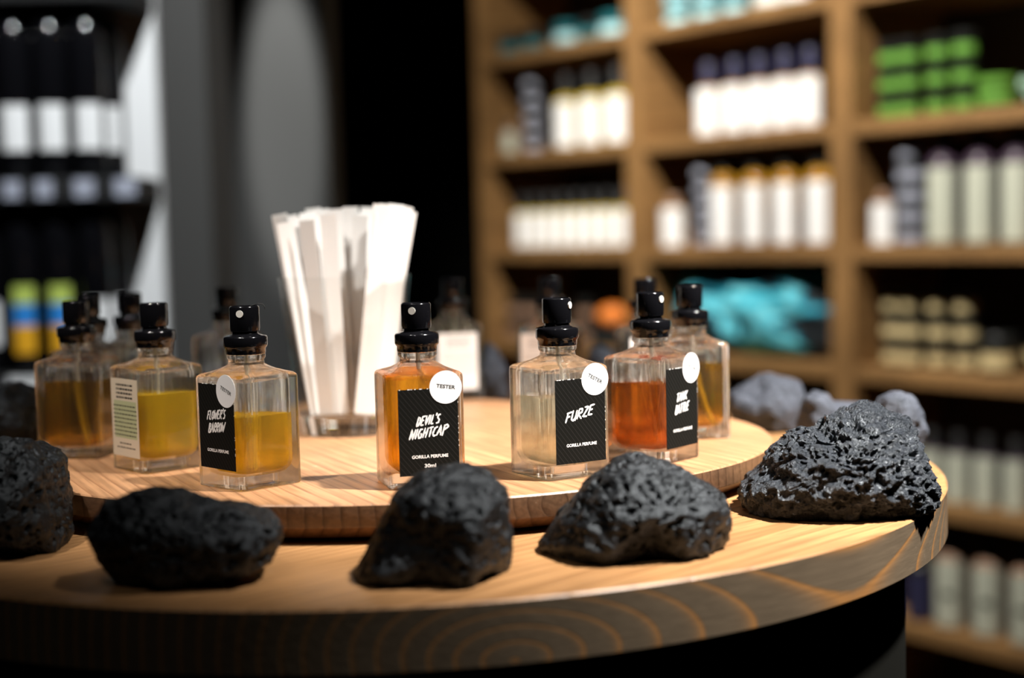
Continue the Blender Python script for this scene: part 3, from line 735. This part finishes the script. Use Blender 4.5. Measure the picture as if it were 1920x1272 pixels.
put('wbox', box_(.09, .08, .0415, MG['darkjar'], 'cardboard_box'), col_u(1150, .05), .055, C_, 'dark box under the orange soap block', 'box')
for k, (x, m) in enumerate(((960, 'darkjar'), (1015, 'darkjar'), (1075, 'teal'), (1118, 'darkjar'), (1160, 'teal'))):
    put('tp' + m, lambda: pot(.028, .05, MG['teal'] if m == 'teal' else MG['darkjar'], MG['aqua'] if m == 'teal' else MG['teal'], MG['teal'] if m == 'teal' else MG['darkjar']), col_u(x, .06), .06, T, ('teal' if m == 'teal' else 'dark') + ' pot on the top far-bay shelf, ' + ords[k] + ' from the left', 'pot', 'pots on the top far-bay shelf')
# --- bay two
sb = lambda: soap_bottle(.0275, .145, MG['amber'], M_['white'], MG['navy'], lab=(.03, .92), half=.95, caph=.045)
for k, x in enumerate((1336, 1384, 1430, 1477, 1524)):
    put('sb', sb, col_u(x, .055), .055, A_, 'navy capped bottle with white label on the middle-bay shelf, ' + ords[k] + ' from the left', 'bottle', 'navy-capped bottles in the middle bay')
tb = lambda: soap_bottle(.028, .185, MG['amber'], M_['white'], M_['blackmatte'], lab=(.04, .82), half=.85, caph=.04)
for k, x in enumerate((1362, 1420, 1478, 1540)):
    put('tb', tb, col_u(x, .05), .05, B_, 'tall amber bottle with white label in the middle bay, ' + ords[k] + ' from the left', 'bottle', 'tall amber bottles in the middle bay')
put('sb2', lambda: soap_bottle(.027, .105, MG['amber'], M_['white'], MG['tan'], lab=(.03, .95), half=1.0, caph=.02), col_u(1268, .05), .05, B_, 'short bottle with white label at the left end of the middle-bay lower shelf', 'bottle')
tin_stack(5, .0235, .034, 'dark tin in the stack beside the tall amber bottles', .06, col_u(1328, .06), B_)
for k, x in enumerate((1282, 1335, 1388)):
    for j in range(2):
        put('aq', lambda: pot(.0265, .036, MG['teal'], MG['aqua'], MG['teal']), col_u(x, .06), .06, T + j * .0365, 'teal pot on the top middle-bay shelf, ' + ('lower' if j == 0 else 'upper') + ' of the ' + ords[k] + ' stack from the left', 'pot', 'teal pots on the top middle-bay shelf')
for k, x in enumerate((1450, 1500)):
    put('aqw', lambda: pot(.030, .04, MG['greenwhite'], M_['white'], MG['aqua']), col_u(x, .05), .05, T, 'pale pot at the right of the top middle-bay shelf, ' + ords[k] + ' of two', 'pot', 'pale pots on the top middle-bay shelf')
# --- bay three
for k, x in enumerate((1656, 1708, 1762, 1812)):
    for j in range(3):
        put('gj', lambda: pot(.0205, .045, MG['darkjar'], MG['lime'], MG['darkjar']), col_u(x, .07), .07, A_ + j * .0455, 'green banded black pot, ' + ['bottom', 'middle', 'top'][j] + ' of the ' + ords[k] + ' stack from the left', 'pot', 'green banded pots in the near bay')
o = put('gbig', lambda: pot(.032, .05, MG['darkjar'], MG['lime'], MG['lime']), col_u(1874, .05), .05, A_, 'large green lidded pot right of the green banded pots', 'pot')
put('gbig2', lambda: pot(.032, .05, MG['darkjar'], MG['greenwhite'], MG['greenwhite']), col_u(1935, .13), .13, A_, 'pale green lidded pot at the right edge of the upper shelf', 'pot')
gb = lambda: soap_bottle(.0275, .19, MG['purple'], MG['dim'], M_['blackmatte'], lab=(.03, .84), half=.95, caph=.035)
for k, x in enumerate((1772, 1842, 1912)):
    put('gb', gb, col_u(x, .05), .05, B_, 'plum bottle with ivory label in the near bay, ' + ords[k] + ' from the left', 'bottle', 'plum bottles in the near bay')
put('sb3', lambda: soap_bottle(.022, .095, MG['tan'], M_['white'], MG['tan'], lab=(.03, .95), half=1.0, caph=.018), col_u(1660, .04), .04, B_, 'short white labelled bottle at the left end of the near-bay middle shelf', 'bottle')
tin_stack(5, .026, .036, 'dark tin in the stack beside the plum bottles', .06, col_u(1713, .06), B_)
for k, x in enumerate((1660, 1712, 1764, 1815)):
    for j in range(3):
        put('cj', lambda: pot(.0210, .046, MG['darkjar'], MG['cream'], MG['darkjar']), col_u(x, .08), .08, C_ + j * .0465, 'cream banded black pot, ' + ['bottom', 'middle', 'top'][j] + ' of the ' + ords[k] + ' stack from the left', 'pot', 'cream banded pots in the near bay')
put('cbig', lambda: pot(.031, .065, MG['darkjar'], MG['cream'], MG['darkjar']), col_u(1876, .06), .06, C_, 'larger cream labelled pot right of the cream banded pots', 'pot')
put('cbig', None, col_u(1945, .14), .14, C_, 'larger cream labelled pot at the right edge of the third shelf', 'pot')
db = lambda: soap_bottle(.0225, .12, MG['purple'], MG['dim'], M_['blackmatte'], lab=(.03, .95), half=1.0, caph=.03)
for k, x in enumerate((1750, 1800, 1853, 1910)):
    put('db', db, col_u(x, .05), .05, D_, 'ivory labelled bottle low behind the table edge, ' + ords[k] + ' from the left', 'bottle', 'dim bottles low behind the table')
eb = lambda: soap_bottle(.0275, .165, MG['tan'], MG['dim'], M_['blackmatte'], lab=(.04, .92), half=.95, caph=.035, mark=True)
for k, x in enumerate((1785, 1857, 1930)):
    put('eb', eb, col_u(x, .05), .05, E_, 'tall ivory labelled bottle on the lowest visible shelf, ' + ords[k] + ' from the left', 'bottle', 'tall dim bottles on the lowest visible shelf')
put('ebd', lambda: soap_bottle(.025, .15, MG['darkjar'], MG['navy'], M_['blackmatte']), col_u(1728, .05), .05, E_, 'dark bottle on the lowest visible shelf beside the table drum', 'bottle')

# --- turquoise patterned wrap hanging over the middle bay's third shelf
def wrap_mat():
    m = mat('marbled_turquoise_cloth', (.02, .4, .5), .7); nt = m.node_tree; b = nt.nodes['Principled BSDF']
    tc = nn(nt, 'ShaderNodeTexCoord'); mp = nn(nt, 'ShaderNodeMapping'); mp.inputs['Scale'].default_value = (2.2, 2.2, 4.6); mp.inputs['Location'].default_value = (2.3, .4, .7)
    mp.inputs['Rotation'].default_value = (0, .35, 0)
    nt.links.new(tc.outputs['Object'], mp.inputs[0])
    n1 = nn(nt, 'ShaderNodeTexNoise'); n1.inputs['Scale'].default_value = 1.9; n1.inputs['Detail'].default_value = 1.0; n1.inputs['Distortion'].default_value = 2.6
    nt.links.new(mp.outputs[0], n1.inputs['Vector'])
    c = ramp(nt, n1.outputs['Fac'], [(.44, (.002, .006, .009)), (.49, (.004, .10, .15)), (.54, (.01, .40, .56)), (.60, (.22, .72, .80)), (.70, (.01, .35, .48))])
    nt.links.new(c, b.inputs['Base Color']); return m
wy = shelf_pt(col_u(1420, .03), .03, 0)
def wrap():
    W, H = .215, .172; nx, nz = 46, 40; V = []; Fq = []
    for side in (0, 1):
        for i in range(nx + 1):
            for j in range(nz + 1):
                u = i / nx * 2 - 1; v = j / nz * 2 - 1
                e = max(0, 1 - abs(u) ** 3.2) ** .5 * max(0, 1 - abs(v) ** 3.2) ** .5
                th = .055 * e + .014 * e * noise.noise(Vector((u * 2.2, v * 2.6 + u, 3.3))) + .006 * e * math.sin(u * 9 + v * 5)
                V.append((u * W * (1 - .06 * v), (-th if side == 0 else th * .6), (v + 1) * H / 2 * (1 - .16 * math.exp(-(u * 2.6 + .2) ** 2) - .18 * max(0, abs(u) - .75)) + .004))
    m_ = (nx + 1) * (nz + 1)
    for side in (0, 1):
        for i in range(nx):
            for j in range(nz):
                a = side * m_ + i * (nz + 1) + j; q = (a, a + nz + 1, a + nz + 2, a + 1); Fq.append(q if side == 0 else q[::-1])
    return mesh_obj('cloth_wrap', V, Fq, wrap_mat(), smooth='keep')
WR = put('wrap', wrap, col_u(1425, .09), .085, C_ + .002, 'blurred turquoise and black marbled cloth bundle in the middle bay, below the tall amber bottles', 'cloth', rot=0)
WR.rotation_euler = (0, 0, SA); WR.data.shade_smooth()

# ------------------------------------------------------------------ black bottle display on the left
LY = 2.02
pL = at_y(-160, 400, LY); pR = at_y(296, 400, LY)
dz1 = at_y(150, 335, LY - .07).z
rack = empty('display_rack', ((pL.x + pR.x) / 2, LY, 0)); tag(rack, 'white backed display rack with black shelves at the left edge', 'display rack')
xl, xr = pL.x - rack.location.x - .35, pR.x - rack.location.x
MB().box(xl, .02, .3, xr, .04, 2.2).build('back_board', M_['white'], rack)
SZ = [dz1 + k * .262 for k in (2, 1, 0, -1, -2)]
for z in SZ:
    MB().box(xl, -.10, z - .03, xr, .02, z).build('rack_shelf', M_['blackmatte'], rack, bevel=.002)
def shampoo(labmat, mixed=False):
    def mk():
        root = empty('shampoo_bottle', (0, 0, 0)); r, h = .0245, .225
        MB().lathe([(r - .003, 0), (r, .003), (r, h * .80), (r * .93, h * .88), (r * .72, h * .95), (r * .5, h * .985), (.001, h)], 30).build('bottle_body', M_['black'], root, smooth=50)
        if mixed:
            lb = arc_label(r, h * .12, h * .29, .58).build('label', mat('amber_print', (.85, .42, .02), .4), root, smooth=40)
            arc_label(r, h * .29, h * .42, .58).build('label', mat('blue_print', (.03, .25, .7), .4), root, smooth=40)
            arc_label(r, h * .42, h * .53, .58).build('label', mat('yellow_green_print', (.5, .62, .12), .4), root, smooth=40)
        else:
            arc_label(r, h * .17, h * .44, .72).build('label', M_['white'], root, smooth=40)
        return root
    return mk
def put_rack(kind, mk, px, row, back, label, group):
    z = SZ[row]; y = LY - .055 + back * .05
    if kind not in _protos: _protos[kind] = o = mk()
    else: o = copy_tree(_protos[kind])
    q = at_y(px, 450, y); o.location = (q.x, y, z + .0003); o.rotation_euler = (0, 0, math.atan2(-q.x, q.y) * -1 * -.0 + .3)
    tag(o, label, 'bottle', group)
rows = ['top', 'upper', 'lower', 'bottom']
for row in (1, 2, 3, 4):
    g = 'black bottles on the ' + ['', 'top', 'upper', 'lower', 'bottom'][row] + ' rack shelf'
    for k, px in enumerate((-30, 40, 108, 176)):
        mixd = row == 3 and k in (1, 2)
        put_rack('mix' if mixd else ('shw' if not (row == 3 and k == 3) else 'shb'), shampoo(M_['white'], mixd) if not (row == 3 and k == 3) else shampoo(M_['black']), px, row, 0,
                 ('black bottle with colourful label' if mixd else 'black bottle') + ', front row, ' + ['', 'top', 'upper', 'lower', 'bottom'][row] + ' rack shelf, ' + ords[k] + ' from the left', g)
    for k, px in enumerate((10, 78, 146, 212)):
        put_rack('shw', None, px, row, 1, 'black bottle, back row, ' + ['', 'top', 'upper', 'lower', 'bottom'][row] + ' rack shelf, ' + ords[k] + ' from the left', g)
# price cards on the rack's shelf edges
for px, py0, py1, ww, col, lab in ((20, 300, 338, .022, 'greylab', 'first'), (80, 298, 336, .022, 'greylab', 'second'), (155, 294, 336, .026, 'greylab', 'third'), (232, 278, 318, .028, 'greylab', 'fourth')):
    q = at_y(px, (py0 + py1) / 2, LY - .104)
    cdp = MB().box(-ww / 2, -.0015, -.012, ww / 2, .0015, .012).build('price_card', MG[col], loc=(q.x, LY - .1018, SZ[2] - .014))
    tag(cdp, 'small grey price card on the upper rack shelf edge, ' + lab + ' from the left', 'price card', 'grey price cards on the rack')
q = at_y(60, 700, LY - .104)
tag(MB().box(-.033, -.0015, -.014, .033, .0015, .014).build('price_card', M_['white'], loc=(q.x, LY - .1018, SZ[3] - .016)), 'wide white card on the lower rack shelf edge, left of the leftmost bottle', 'price card')
